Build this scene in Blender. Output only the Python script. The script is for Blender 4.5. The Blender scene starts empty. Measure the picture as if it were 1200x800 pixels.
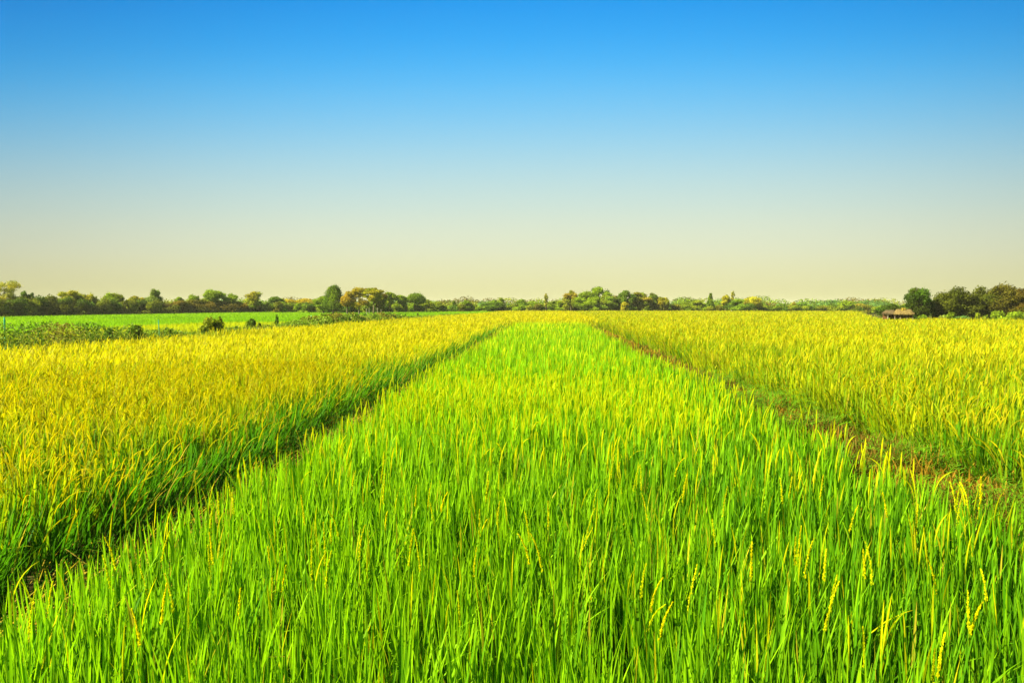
import bpy, math
import numpy as np

R = math.radians
rng = np.random.default_rng(7)
scene = bpy.context.scene
COL = scene.collection

# ------------------------------------------------------------------ camera geometry
EYE = 2.1
YAW, PITCH = math.atan(37 / 800), math.atan(44 / 800)


def px_point(px, Y):
    """ground x of photo column px at distance Y along the paddy rows"""
    return Y * math.tan(math.atan((px - 600) / 800.0) - YAW)


# ------------------------------------------------------------------ small helpers
def noise2(x, y, s, seed=0):
    """smooth 2D value noise, about 0..1"""
    r = np.random.default_rng(seed)
    tab = r.random((64, 64))
    u, v = np.asarray(x) / s, np.asarray(y) / s
    i, j = np.floor(u).astype(int), np.floor(v).astype(int)
    f, g = u - i, v - j
    f, g = f * f * (3 - 2 * f), g * g * (3 - 2 * g)
    a, b = tab[i % 64, j % 64], tab[(i + 1) % 64, j % 64]
    c, d = tab[i % 64, (j + 1) % 64], tab[(i + 1) % 64, (j + 1) % 64]
    return (a * (1 - f) + b * f) * (1 - g) + (c * (1 - f) + d * f) * g


def sstep(a, b, x):
    t = np.clip((np.asarray(x, float) - a) / (b - a), 0, 1)
    return t * t * (3 - 2 * t)


class Geo:
    """collects vertices, quads and a colour per vertex"""

    def __init__(self):
        self.v, self.f, self.c, self.n = [], [], [], 0

    def add(self, v, f, c):
        v = np.asarray(v, np.float32).reshape(-1, 3)
        c = np.broadcast_to(np.asarray(c, np.float32), v.shape).reshape(-1, 3)
        self.v.append(v)
        self.f.append(np.asarray(f, np.int64).reshape(-1, 4) + self.n)
        self.c.append(c)
        self.n += len(v)

    def build(self, name, mat, parent=None, smooth=True, loc=None):
        v, f, c = np.concatenate(self.v), np.concatenate(self.f), np.concatenate(self.c)
        me = bpy.data.meshes.new(name)
        me.vertices.add(len(v))
        me.vertices.foreach_set('co', v.ravel())
        me.loops.add(f.size)
        me.loops.foreach_set('vertex_index', f.ravel().astype(np.int32))
        me.polygons.add(len(f))
        me.polygons.foreach_set('loop_start', np.arange(0, f.size, 4, dtype=np.int32))
        me.polygons.foreach_set('loop_total', np.full(len(f), 4, np.int32))
        me.polygons.foreach_set('use_smooth', np.full(len(f), smooth, bool))
        at = me.attributes.new('tint', 'FLOAT_COLOR', 'POINT')
        at.data.foreach_set('color', np.concatenate([c, np.ones((len(c), 1), np.float32)], 1).ravel())
        me.update(calc_edges=True)
        me.materials.append(mat)
        o = bpy.data.objects.new(name, me)
        COL.objects.link(o)
        if parent is not None:
            o.parent = parent
        if loc is not None:
            o.location = loc
        return o


def tag(o, label=None, cat=None, group=None, kind=None):
    if label:
        o['label'] = label
    if cat:
        o['category'] = cat
    if group:
        o['group'] = group
    if kind:
        o['kind'] = kind
    return o


def empty(name, loc, rz=0.0):
    o = bpy.data.objects.new(name, None)
    o.empty_display_size = 0.2
    COL.objects.link(o)
    o.location = loc
    o.rotation_euler = (0, 0, rz)
    return o


def copy_tree(o):
    c = o.copy()
    COL.objects.link(c)
    for ch in list(o.children):
        d = ch.copy()
        COL.objects.link(d)
        d.parent = c
    return c


# ------------------------------------------------------------------ materials
def leaf_material(name, trans, rough=0.5, spec=0.25, gain=1.0):
    m = bpy.data.materials.new(name)
    m.use_nodes = True
    nt = m.node_tree
    nt.nodes.clear()
    N = nt.nodes.new
    out = N('ShaderNodeOutputMaterial')
    mix = N('ShaderNodeMixShader')
    pr = N('ShaderNodeBsdfPrincipled')
    tr = N('ShaderNodeBsdfTranslucent')
    at = N('ShaderNodeAttribute')
    at.attribute_name = 'tint'
    tc = N('ShaderNodeTexCoord')
    nz = N('ShaderNodeTexNoise')
    nz.inputs['Scale'].default_value = 45.0
    nz.inputs['Detail'].default_value = 2.0
    mr = N('ShaderNodeMapRange')
    mr.inputs['To Min'].default_value = 0.8 * gain
    mr.inputs['To Max'].default_value = 1.2 * gain
    mul = N('ShaderNodeVectorMath')
    mul.operation = 'SCALE'
    L = nt.links.new
    L(tc.outputs['Object'], nz.inputs['Vector'])
    L(nz.outputs['Fac'], mr.inputs['Value'])
    L(at.outputs['Color'], mul.inputs[0])
    L(mr.outputs['Result'], mul.inputs['Scale'])
    L(mul.outputs['Vector'], pr.inputs['Base Color'])
    L(mul.outputs['Vector'], tr.inputs['Color'])
    pr.inputs['Roughness'].default_value = rough
    pr.inputs['Specular IOR Level'].default_value = spec
    mix.inputs['Fac'].default_value = trans
    L(pr.outputs['BSDF'], mix.inputs[1])
    L(tr.outputs['BSDF'], mix.inputs[2])
    L(mix.outputs['Shader'], out.inputs['Surface'])
    return m


def noise_material(name, ca, cb, scale, rough=0.9, bump=0.0, stretch=(1, 1, 1), cc=None, scale2=None):
    m = bpy.data.materials.new(name)
    m.use_nodes = True
    nt = m.node_tree
    pr = nt.nodes['Principled BSDF']
    N, L = nt.nodes.new, nt.links.new
    tc = N('ShaderNodeTexCoord')
    mp = N('ShaderNodeMapping')
    mp.inputs['Scale'].default_value = stretch
    nz = N('ShaderNodeTexNoise')
    nz.inputs['Scale'].default_value = scale
    nz.inputs['Detail'].default_value = 6.0
    rp = N('ShaderNodeValToRGB')
    rp.color_ramp.elements[0].position = 0.35
    rp.color_ramp.elements[1].position = 0.65
    rp.color_ramp.elements[0].color = (*ca, 1)
    rp.color_ramp.elements[1].color = (*cb, 1)
    L(tc.outputs['Object'], mp.inputs['Vector'])
    L(mp.outputs['Vector'], nz.inputs['Vector'])
    L(nz.outputs['Fac'], rp.inputs['Fac'])
    col = rp.outputs['Color']
    if cc is not None:
        n2 = N('ShaderNodeTexNoise')
        n2.inputs['Scale'].default_value = scale2
        mr = N('ShaderNodeMapRange')
        mr.inputs['From Min'].default_value = 0.45
        mr.inputs['From Max'].default_value = 0.62
        mx = N('ShaderNodeMix')
        mx.data_type = 'RGBA'
        L(tc.outputs['Object'], n2.inputs['Vector'])
        L(n2.outputs['Fac'], mr.inputs['Value'])
        L(mr.outputs['Result'], mx.inputs['Factor'])
        L(col, mx.inputs['A'])
        mx.inputs['B'].default_value = (*cc, 1)
        col = mx.outputs['Result']
    L(col, pr.inputs['Base Color'])
    pr.inputs['Roughness'].default_value = rough
    pr.inputs['Specular IOR Level'].default_value = 0.0
    if bump:
        bp = N('ShaderNodeBump')
        bp.inputs['Strength'].default_value = bump
        bp.inputs['Distance'].default_value = 0.03
        L(nz.outputs['Fac'], bp.inputs['Height'])
        L(bp.outputs['Normal'], pr.inputs['Normal'])
    return m


M_RICE = leaf_material('rice_leaf', 0.5, 0.6, 0.07)
M_WEED = leaf_material('weed_leaf', 0.35, 0.65, 0.07)
M_TREE = leaf_material('tree_leaf', 0.38, 0.65, 0.06, gain=1.12)
M_SOIL = noise_material('paddy_soil', (0.035, 0.024, 0.006), (0.085, 0.06, 0.016), 1.3, bump=0.4,
                        cc=(0.09, 0.15, 0.01), scale2=0.05)
M_BUND = noise_material('bund_earth', (0.04, 0.026, 0.007), (0.11, 0.068, 0.016), 4.0, bump=0.6)
M_BARK = noise_material('bark', (0.06, 0.045, 0.025), (0.16, 0.12, 0.06), 3.0, bump=0.5, stretch=(1, 1, 0.2))
M_BARK_PALE = noise_material('pale_bark', (0.13, 0.10, 0.04), (0.26, 0.20, 0.09), 3.0, bump=0.4, stretch=(1, 1, 0.2))
M_THATCH = noise_material('straw_thatch', (0.07, 0.045, 0.012), (0.27, 0.19, 0.05), 9.0, bump=0.8, stretch=(4, 0.5, 0.5))
M_THATCH_GREY = noise_material('weathered_thatch', (0.05, 0.036, 0.014), (0.16, 0.115, 0.045), 9.0, bump=0.8, stretch=(4, 0.5, 0.5))
M_WOVEN = noise_material('woven_wall', (0.08, 0.035, 0.01), (0.2, 0.10, 0.035), 14.0, bump=0.6)
M_POST = noise_material('old_post', (0.12, 0.08, 0.04), (0.26, 0.19, 0.10), 6.0, bump=0.4, stretch=(1, 1, 0.2))
M_POST_PALE = noise_material('bleached_post', (0.26, 0.22, 0.11), (0.42, 0.37, 0.2), 6.0, bump=0.3, stretch=(1, 1, 0.2))
M_GOLD = noise_material('fresh_straw', (0.32, 0.22, 0.02), (0.5, 0.37, 0.04), 9.0, bump=0.6)
M_STAKE = noise_material('green_paint', (0.05, 0.34, 0.14), (0.10, 0.48, 0.24), 6.0, rough=0.6, bump=0.15)


# ------------------------------------------------------------------ ribbons: blades, stems, panicles
def ribbons(G, P, az, t0, t1, L, W, ts, prof, ca, cb, fold=0.0, power=1.6, twist=None):
    """curved tapering strips. P (n,3) roots; az heading; t0,t1 tilt from vertical at root and tip;
    ca,cb colours at root and tip (n,3)"""
    n, k = len(P), len(ts)
    if n == 0:
        return None
    ts, prof = np.asarray(ts), np.asarray(prof)
    tm = (ts[1:] + ts[:-1]) / 2
    tilt = t0[:, None] + (t1 - t0)[:, None] * tm[None, :] ** power
    seg = L[:, None] * np.diff(ts)[None, :]
    hor, ver = np.sin(tilt) * seg, np.cos(tilt) * seg
    hc = np.concatenate([np.zeros((n, 1)), np.cumsum(hor, 1)], 1)
    vc = np.concatenate([np.zeros((n, 1)), np.cumsum(ver, 1)], 1)
    C = np.stack([P[:, 0:1] + hc * np.cos(az)[:, None], P[:, 1:2] + hc * np.sin(az)[:, None], P[:, 2:3] + vc], 2)
    fa = az + math.pi / 2 if twist is None else az + math.pi / 2 + twist
    side = np.stack([np.cos(fa), np.sin(fa), np.zeros(n)], 1)
    w = (W[:, None] * prof[None, :] * 0.5)[:, :, None] * side[:, None, :]
    col = ca[:, None, :] * (1 - ts[None, :, None]) + cb[:, None, :] * ts[None, :, None]
    if fold:
        back = np.stack([np.cos(fa - math.pi / 2), np.sin(fa - math.pi / 2), np.zeros(n)], 1)
        mid = C + (W[:, None] * prof[None, :] * fold)[:, :, None] * back[:, None, :]
        V = np.stack([C - w, mid, C + w], 2)
        m = 3
        base = (np.arange(n) * k * m)[:, None, None] + (np.arange(k - 1) * m)[None, :, None]
        F = np.concatenate([np.stack([base, base + 1, base + m + 1, base + m], 3),
                            np.stack([base + 1, base + 2, base + m + 2, base + m + 1], 3)], 2)
    else:
        V = np.stack([C - w, C + w], 2)
        m = 2
        base = (np.arange(n) * k * m)[:, None] + (np.arange(k - 1) * m)[None, :]
        F = np.stack([base, base + 1, base + m + 1, base + m], 2)
    G.add(V.reshape(-1, 3), F.reshape(-1, 4), np.repeat(col[:, :, None, :], m, 2).reshape(-1, 3))
    return C


BL_T, BL_P = [0, .35, .55, .7, .82, .92, 1], [.45, .6, .95, 1, .8, .45, .04]
BM_T, BM_P = [0, .45, .7, .88, 1], [.5, .8, 1, .6, .05]
BF_T, BF_P = [0, .55, 1], [.7, 1, .12]


def grains(G, C, ts, col, per, size, t_from):
    """rice grains set round the curve C (n,k,3): two crossed rhombs each"""
    n = len(C)
    t = rng.uniform(t_from, 1.0, (n, per))
    idx = np.clip(np.searchsorted(np.asarray(ts), t) - 1, 0, len(ts) - 2)
    a = np.take_along_axis(C, idx[:, :, None], 1)
    b = np.take_along_axis(C, idx[:, :, None] + 1, 1)
    tt = np.asarray(ts)
    f = ((t - tt[idx]) / (tt[idx + 1] - tt[idx]))[:, :, None]
    p = a + (b - a) * f
    d = b - a
    d = d / np.linalg.norm(d, axis=2, keepdims=True)
    r = rng.normal(size=p.shape)
    r -= (r * d).sum(2, keepdims=True) * d
    r /= np.linalg.norm(r, axis=2, keepdims=True)
    taper = (1.2 - 1.05 * ((t - t_from) / (1 - t_from)) ** 1.5)[:, :, None]
    p = p + r * size * 0.5 * taper
    ax = d + r * 0.45
    ax /= np.linalg.norm(ax, axis=2, keepdims=True)
    s1 = np.cross(ax, r)
    s1 /= np.linalg.norm(s1, axis=2, keepdims=True) + 1e-9
    s2 = np.cross(ax, s1)
    ln, wd = size * 1.35, size * 0.5
    out = []
    for s in (s1, s2):
        out.append(np.stack([p - ax * ln * .5, p + s * wd, p + ax * ln * .6, p - s * wd], 2))
    V = np.stack(out, 2).reshape(-1, 3)
    F = np.arange(len(V)).reshape(-1, 4)
    c = col[:, None, :] * rng.uniform(.75, 1.2, (n, per, 1))
    G.add(V, F, np.repeat(c.reshape(-1, 3), 8, 0))


def panicle(G, P, az, t0, t1, L, col, stem, d):
    """panicles at one level of detail chosen by distance d (mean of the ring)"""
    n = len(P)
    if n == 0:
        return
    one = np.ones(n)
    if d < 5.5:
        k = rng.random(n) < .6
        if k.any():
            q, m = ~k, k.sum()
            ts = np.linspace(0, 1, 9)
            pr = np.array([.15, .15, .2, .6, 1, .9, .75, .5, .06])
            for tw in (.5, -.6):
                ribbons(G, P[k], az[k], t0[k], t1[k], L[k], one[k] * .0095, ts, pr, stem[k] * .4 + col[k] * .6, col[k] * 1.1, power=2.0,
                        fold=.25, twist=one[k] * tw)
            if not q.any():
                return
            P, az, t0, t1, L, col, stem, one = P[q], az[q], t0[q], t1[q], L[q], col[q], stem[q], one[q]
        col = col * 1.25
        ts = np.linspace(0, 1, 10)
        pr = np.where(ts < .4, .6, .9)
        C = ribbons(G, P, az, t0, t1, L, one * .0045, ts, pr, stem, col, power=2.0)
        pc = np.array([.0, .0, .0, .05, .8, 1, .95, .85, .6, .1])
        for tw in (0., 1.57):
            ribbons(G, P, az, t0, t1, L, one * .0055, ts, pc, col, col, power=2.0, twist=one * tw)
        grains(G, C, ts, col, 80 if d < 3.5 else 55, .0066 if d < 3.5 else .0078, .36)
    elif d < 16:
        ts = np.linspace(0, 1, 9)
        pr = np.array([.2, .2, .25, .5, 1, .72, 1, .7, .2])
        w = one * (.010 + .0008 * d)
        tw = rng.uniform(-1.5, 1.5, n)
        ribbons(G, P, az, t0, t1, L, w, ts, pr, stem * .3 + col * .7, col, power=2.0, twist=tw)
        ribbons(G, P, az, t0, t1, L, w, ts, pr, stem * .3 + col * .7, col, power=2.0, twist=tw + 1.3)
    else:
        ts = np.array([0, .4, .75, 1])
        ribbons(G, P, az, t0, t1, L, one * (.0135 * (d / 10) ** .5), ts, np.array([.35, .9, 1, .25]),
                stem * .3 + col * .7, col, power=2.0, twist=rng.uniform(-1.2, 1.2, n))


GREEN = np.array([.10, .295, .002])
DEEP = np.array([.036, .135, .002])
LIME = np.array([.32, .56, .002])
OLIVEY = np.array([.40, .48, .002])
YELLOW = np.array([.63, .55, .001])
GOLD = np.array([.58, .40, .002])
STRAW = np.array([.42, .29, .03])


def mixc(a, b, f):
    f = np.clip(np.asarray(f), 0, 1)[:, None]
    return a * (1 - f) + b * f


RINGS = [0.0, 2.2, 3, 4, 5.4, 7.2, 9.5, 12.5, 16.5, 22, 29, 38, 50, 66, 86, 112, 140]


def ring_points(inside, d0, d1, rho):
    """random points of density rho per m2 in the ring d0..d1, within the wide view wedge and the region"""
    y0, y1 = -1.6, d1
    xl, xr = -(0.92 * d1 + 2.5), (0.86 * d1 + 2.5)
    n = int(rho * (xr - xl) * (y1 - y0))
    x, y = rng.uniform(xl, xr, n), rng.uniform(y0, y1, n)
    d = np.hypot(x, np.maximum(y, 0.0) if d0 == 0 else y)
    d = np.hypot(x, y)
    k = (d >= d0) & (d < d1) & (x > -(0.9 * np.maximum(y, 0) + 2.4)) & (x < 0.84 * np.maximum(y, 0) + 2.4)
    x, y = x[k], y[k]
    k = inside(x, y)
    return x[k], y[k]


def lod(d):
    return 900 * min(1.0, (3.2 / d)) ** 1.02, max(1.0, d / 3.2) ** 0.5


# regions ----------------------------------------------------------------------
def dyke_x(y):
    return -16.3 + (np.asarray(y) - 20) * 0.084


def wob(y, s):
    return (noise2(y, np.zeros_like(y), .8, s) - .5) * .22


def in_centre(x, y):
    return (x > -2.5 + .007 * y + wob(y, 3)) & (x < 3.05 - .004 * y + wob(y, 4)) & (y < 50.5)


def in_left(x, y):
    return (x < -3.44 + .007 * y + wob(y, 5)) & (x > dyke_x(y) + 1.1) & (y < 122)


def faint_line(x, y):
    a = np.abs((x - 9.0) - (48 - y) * 0.175) < 0.22
    b = (np.abs(y - 67) < .9) & (x > 19)
    c = (np.abs(y - 88) < 1.0) & (x > 8)
    return (a & (y > 17) & (y < 48)) | b | c


def in_right(x, y):
    k = (x > 4.55 - .008 * y + wob(y, 6)) & (y < 122)
    k &= ~((y > 57 + 2 * noise2(x, y, 1.5, 77)) & (x > .478 * y - .06 * (y - 57) + 2.5 * noise2(x, y, 2.0, 78) - 1.2))
    k &= ~((y > 51) & (y < 52.2) & (x < 9))
    return k & ~(faint_line(x, y) & (noise2(x, y, 1.3, 9) > .25))


def in_far_mid(x, y):
    return (x >= -3.6) & (x <= 4.45) & (y > 52.3) & (y < 122)


def in_far_left(x, y):
    return (x < dyke_x(y) - 1.3) & (y > 12) & (y < 140) & (y < 80 + (x + 64) * 4.2)


# ------------------------------------------------------------------ central green rice
def green_rice():
    G = Geo()
    for d0, d1 in zip(RINGS[:-1], RINGS[1:]):
        if d0 > 52:
            break
        d = max(2.0, (d0 + d1) / 2)
        rho, wm = lod(d)
        near = d < 10
        if near:
            hx, hy = ring_points(in_centre, d0, d1, rho / 6.0)
            per = 6
            x = np.repeat(hx, per)
            y = np.repeat(hy, per)
            ang = rng.uniform(0, 2 * math.pi, len(x))
            rad = .055 * np.sqrt(rng.random(len(x)))
            x, y = x + rad * np.cos(ang), y + rad * np.sin(ang)
            az = ang + rng.normal(0, .9, len(x))
        else:
            x, y = ring_points(in_centre, d0, d1, rho)
            az = rng.uniform(0, 2 * math.pi, len(x))
        n = len(x)
        dist = np.hypot(x, y)
        edge = np.minimum(x + 2.5, 3.05 - x)
        H = .80 + .09 * (noise2(x, y, .9, 11) - .5) + .10 * (noise2(x, y, 4, 12) - .5) - .03 * (edge < .22)
        L = H * (1.02 - .42 * rng.random(n) ** 1.7) * 1.03
        t0 = np.abs(rng.normal(.04, .06, n))
        t1 = t0 + np.abs(rng.normal(.10, .20, n)) + (rng.random(n) < .08) * rng.uniform(.5, 1.4, n)
        W = rng.uniform(.008, .0165, n) * wm
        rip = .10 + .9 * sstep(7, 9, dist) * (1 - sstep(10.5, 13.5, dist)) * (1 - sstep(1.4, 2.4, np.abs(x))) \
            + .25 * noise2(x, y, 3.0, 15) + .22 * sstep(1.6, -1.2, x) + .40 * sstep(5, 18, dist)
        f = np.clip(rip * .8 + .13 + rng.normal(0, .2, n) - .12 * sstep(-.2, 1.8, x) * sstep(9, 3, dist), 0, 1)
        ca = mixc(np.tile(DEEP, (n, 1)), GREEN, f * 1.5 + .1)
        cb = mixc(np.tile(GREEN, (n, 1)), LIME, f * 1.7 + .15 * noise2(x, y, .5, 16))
        cb = mixc(cb, np.array([.055, .21, .002]), (rng.random(n) < .24 * sstep(12, 4, dist)) * .7)
        dry = rng.random(n) < .035
        cb[dry] = mixc(np.tile(YELLOW, (dry.sum(), 1)), STRAW, rng.random(dry.sum()) ** 2 * .7)
        v = rng.uniform(.78, 1.2, n)[:, None]
        ca, cb = ca * v, cb * v
        P = np.stack([x, y, np.zeros(n)], 1)
        if d < 6:
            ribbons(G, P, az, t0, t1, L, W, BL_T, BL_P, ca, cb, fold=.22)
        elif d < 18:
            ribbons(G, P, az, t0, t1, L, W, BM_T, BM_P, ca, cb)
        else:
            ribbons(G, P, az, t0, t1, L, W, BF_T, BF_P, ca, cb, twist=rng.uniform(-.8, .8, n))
        # panicles
        x, y = ring_points(in_centre, d0, d1, max(60, 60 if d < 7 else (75 if d < 15 else rho * .2)))
        dist = np.hypot(x, y)
        rip = .21 + .8 * sstep(7, 9, dist) * (1 - sstep(10.5, 13.5, dist)) * (1 - sstep(1.4, 2.4, np.abs(x))) \
            + .10 * sstep(.4, .75, noise2(x, y, 1.6, 18)) - .14 * sstep(12, 18, dist)
        k = (rng.random(len(x)) < rip) & (dist > 2.75)
        x, y = x[k], y[k]
        n = len(x)
        az = rng.normal(.0, 1.0, n) + math.pi * (rng.random(n) < .35)
        L = rng.uniform(.22, .35, n)
        t0 = np.abs(rng.normal(.05, .06, n))
        t1 = t0 + np.abs(rng.normal(.2, .3, n)) + (rng.random(n) < (.03 if d < 5 else .07)) * 1.1
        z = .80 + .10 * (noise2(x, y, 4, 12) - .5) - L * .64 + rng.normal(0, .045, n)
        col = mixc(np.tile(OLIVEY, (n, 1)), YELLOW, rng.random(n) * .55 + (.4 if d < 7 else .1))
        stem = np.tile(GREEN, (n, 1))
        panicle(G, np.stack([x, y, z], 1), az, t0, t1, L, np.minimum(col * (1.12 if d < 5 else 1.3), .85), stem, d)
    o = G.build('green_rice', M_RICE)
    tag(o, 'bright green young rice with upright blades filling the strip between the two earth bunds', 'rice', kind='stuff')


# ------------------------------------------------------------------ ripening yellow rice
def yellow_rice(name, label, inside, lean_edge, far_only=False, seed=0):
    """lean_edge: None or (edge_x, side) where the plants lean out over the bund"""
    G = Geo()
    for d0, d1 in zip(RINGS[:-1], RINGS[1:]):
        d = max(2.0, (d0 + d1) / 2)
        if far_only and d1 < 20:
            continue
        rho, wm = lod(d)
        rho *= .8
        near = d < 9
        if near:
            hx, hy = ring_points(inside, d0, d1, rho * 1.35 / 7.0)
            x, y = np.repeat(hx, 7), np.repeat(hy, 7)
            ang = rng.uniform(0, 2 * math.pi, len(x))
            rad = .06 * np.sqrt(rng.random(len(x)))
            x, y = x + rad * np.cos(ang), y + rad * np.sin(ang)
            az = ang + rng.normal(0, .9, len(x))
        else:
            x, y = ring_points(inside, d0, d1, rho)
            az = rng.uniform(0, 2 * math.pi, len(x))
        n = len(x)
        if n == 0:
            continue

        def lean(x, y):
            if lean_edge is None:
                return np.zeros(len(x))
            return np.clip(1 - np.abs(x - lean_edge[0] - .007 * y * np.sign(lean_edge[1])) / .75, 0, 1)

        le = lean(x, y)
        H = .82 + .14 * (noise2(x, y, 1.0, 21 + seed) - .5) + .12 * (noise2(x, y, 5, 22 + seed) - .5)
        L = H * (1.04 - .45 * rng.random(n) ** 1.6)
        t0 = np.abs(rng.normal(.05, .07, n))
        t1 = t0 + np.abs(rng.normal(.14, .28, n)) + (rng.random(n) < .08) * rng.uniform(.5, 1.4, n)
        if lean_edge is not None:
            side = 0.0 if lean_edge[1] > 0 else math.pi
            sel = rng.random(n) < le * .9
            az = np.where(sel, side + rng.normal(0, .45, n), az)
            t0 = t0 + sel * le * np.abs(rng.normal(.24, .16, n)) * (1 if lean_edge[1] > 0 else .5)
            t1 = t1 + sel * le * np.abs(rng.normal(.40, .28, n))
        W = rng.uniform(.008, .014, n) * wm
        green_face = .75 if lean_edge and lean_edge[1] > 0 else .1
        pat = noise2(x, y, 3.2, 23 + seed) * .6 + noise2(x, y, .8, 24 + seed) * .4
        dist = np.hypot(x, y)
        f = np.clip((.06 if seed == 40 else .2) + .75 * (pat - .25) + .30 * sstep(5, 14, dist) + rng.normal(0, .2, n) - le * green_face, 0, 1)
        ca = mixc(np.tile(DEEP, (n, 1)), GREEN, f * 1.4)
        cb = mixc(np.tile(GREEN, (n, 1)), mixc(np.tile(OLIVEY, (n, 1)), YELLOW, f), f * 1.5)
        dry = rng.random(n) < .05 + .04 * le
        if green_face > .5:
            cb = mixc(cb, DEEP * 1.25, sstep(.35, .9, le) * .5)  # painted shade: tips of blades leaning over the bund coloured darker
        cb[dry] = mixc(np.tile(GOLD, (dry.sum(), 1)), STRAW, rng.random(dry.sum()))
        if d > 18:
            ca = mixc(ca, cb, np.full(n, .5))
        v = rng.uniform(.78, 1.2, n)[:, None]
        P = np.stack([x, y, np.zeros(n)], 1)
        if d < 6:
            ribbons(G, P, az, t0, t1, L, W, BL_T, BL_P, ca * v, cb * v, fold=.22)
        elif d < 18:
            ribbons(G, P, az, t0, t1, L, W, BM_T, BM_P, ca * v, cb * v)
        else:
            ribbons(G, P, az, t0, t1, L, W, BF_T, BF_P, ca * v, cb * v, twist=rng.uniform(-.8, .8, n))
        # drooping ripe panicles
        pr = 225 * min(1.0, 4.0 / d) ** .85 + (0 if d < 16 else rho * .35)
        x, y = ring_points(inside, d0, d1, pr)
        pat = noise2(x, y, 3.2, 23 + seed) * .6 + noise2(x, y, .8, 24 + seed) * .4
        le = lean(x, y)
        k = rng.random(len(x)) < np.clip(.42 + .45 * (noise2(x, y, 6.5, 27 + seed) - .5) - (.2 if seed == 40 else 0) + 1.1 * (pat - .2) - .5 * green_face * le, .08, 1)
        x, y, le = x[k], y[k], le[k]
        n = len(x)
        az = rng.normal(.2, 1.2, n) + math.pi * (rng.random(n) < .3)
        if lean_edge is not None:
            sel = rng.random(n) < le
            az = np.where(sel, side + rng.normal(0, .6, n), az)
        L = rng.uniform(.26, .40, n)
        t0 = np.abs(rng.normal(.08, .12, n)) + le * .25
        t1 = t0 + np.abs(rng.normal(.95, .5, n))
        z = .87 + .14 * (noise2(x, y, 1.0, 21 + seed) - .5) + .12 * (noise2(x, y, 5, 22 + seed) - .5) \
            - L * .80 + rng.normal(0, .055, n) - le * (.10 if green_face > .5 else .25 * rng.random(n))
        q = rng.random(n)
        col = mixc(np.tile(YELLOW, (n, 1)), GOLD, q ** 2 * .5)
        grn = rng.random(n) < (.3 if seed == 40 else .1)
        col[grn] = OLIVEY
        xo = x + (le * .12 * (1 if lean_edge is None or lean_edge[1] > 0 else -1))
        panicle(G, np.stack([xo, y, z], 1), az, t0, t1, L, col * rng.uniform(.8, 1.12, n)[:, None] * (.9 if seed == 40 else 1),
                mixc(np.tile(GREEN, (n, 1)), OLIVEY, rng.random(n)), d)
    o = G.build(name, M_RICE)
    tag(o, label, 'rice', kind='stuff')


green_rice()
yellow_rice('yellow_rice', 'ripening golden yellow rice with drooping ears, between the weedy dyke and the shaded bund', in_left, (-3.44, 1))
yellow_rice('yellow_rice', 'ripening golden yellow rice in front of the thatched hut, beside the brown weedy bund', in_right, (4.45, -1), seed=40)
yellow_rice('yellow_rice', 'golden rice beyond the far end of the bright green strip', in_far_mid, None, far_only=True, seed=80)


def far_field():
    G = Geo()
    for d0, d1 in zip(RINGS[3:-1], RINGS[4:]):
        d = (d0 + d1) / 2
        rho, wm = lod(d)
        x, y = ring_points(in_far_left, d0, d1, rho * 1.3)
        n = len(x)
        if n == 0:
            continue
        yel = sstep(.35, .65, sstep(-33, -24, x) * (1 - sstep(52, 64, y)) + .3 * (noise2(x, y, 6, 31) - .5) - .2 * sstep(40, 70, y))
        band = .15 * sstep(.4, .7, noise2(x * .25, y, 5, 32))
        L = rng.uniform(.45, .72, n)
        cb = mixc(np.tile(LIME * .9, (n, 1)), YELLOW, yel * .62)
        cb = mixc(cb, GREEN, np.clip(band + .5 * (noise2(x, y * .6, 9, 33) - .45), 0, .6) * (1 - yel))
        v = rng.uniform(.85, 1.15, n)[:, None]
        ribbons(G, np.stack([x, y, np.zeros(n)], 1), rng.uniform(0, 6.28, n), np.abs(rng.normal(.05, .08, n)),
                np.abs(rng.normal(.2, .25, n)), L, rng.uniform(.011, .017, n) * wm, BF_T, BF_P, cb * v * .9, cb * v,
                twist=rng.uniform(-.8, .8, n))
    o = G.build('young_rice', M_RICE)
    tag(o, 'smooth bright green field with a yellowing near margin, between the weedy dyke and the hedgerow', 'rice', kind='stuff')


far_field()


# ------------------------------------------------------------------ ground and banks
def grid_sheet(name, xs, ys, zf, mat, kind='structure'):
    X, Y = np.meshgrid(xs, ys, indexing='ij')
    Z = zf(X, Y)
    nx, ny = X.shape
    V = np.stack([X, Y, Z], 2).reshape(-1, 3)
    i = (np.arange(nx - 1)[:, None] * ny + np.arange(ny - 1)[None, :]).ravel()
    G = Geo()
    G.add(V, np.stack([i, i + ny, i + ny + 1, i + 1], 1), (1, 1, 1))
    o = G.build(name, mat)
    o['kind'] = kind
    return o


gs = np.array([-1400, -900, -400, -200, -120, -60, -30, -15, 0, 15, 30, 60, 120, 200, 400, 900, 1400.])
grid_sheet('ground', gs, gs + 50, lambda X, Y: X * 0, M_SOIL)


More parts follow.
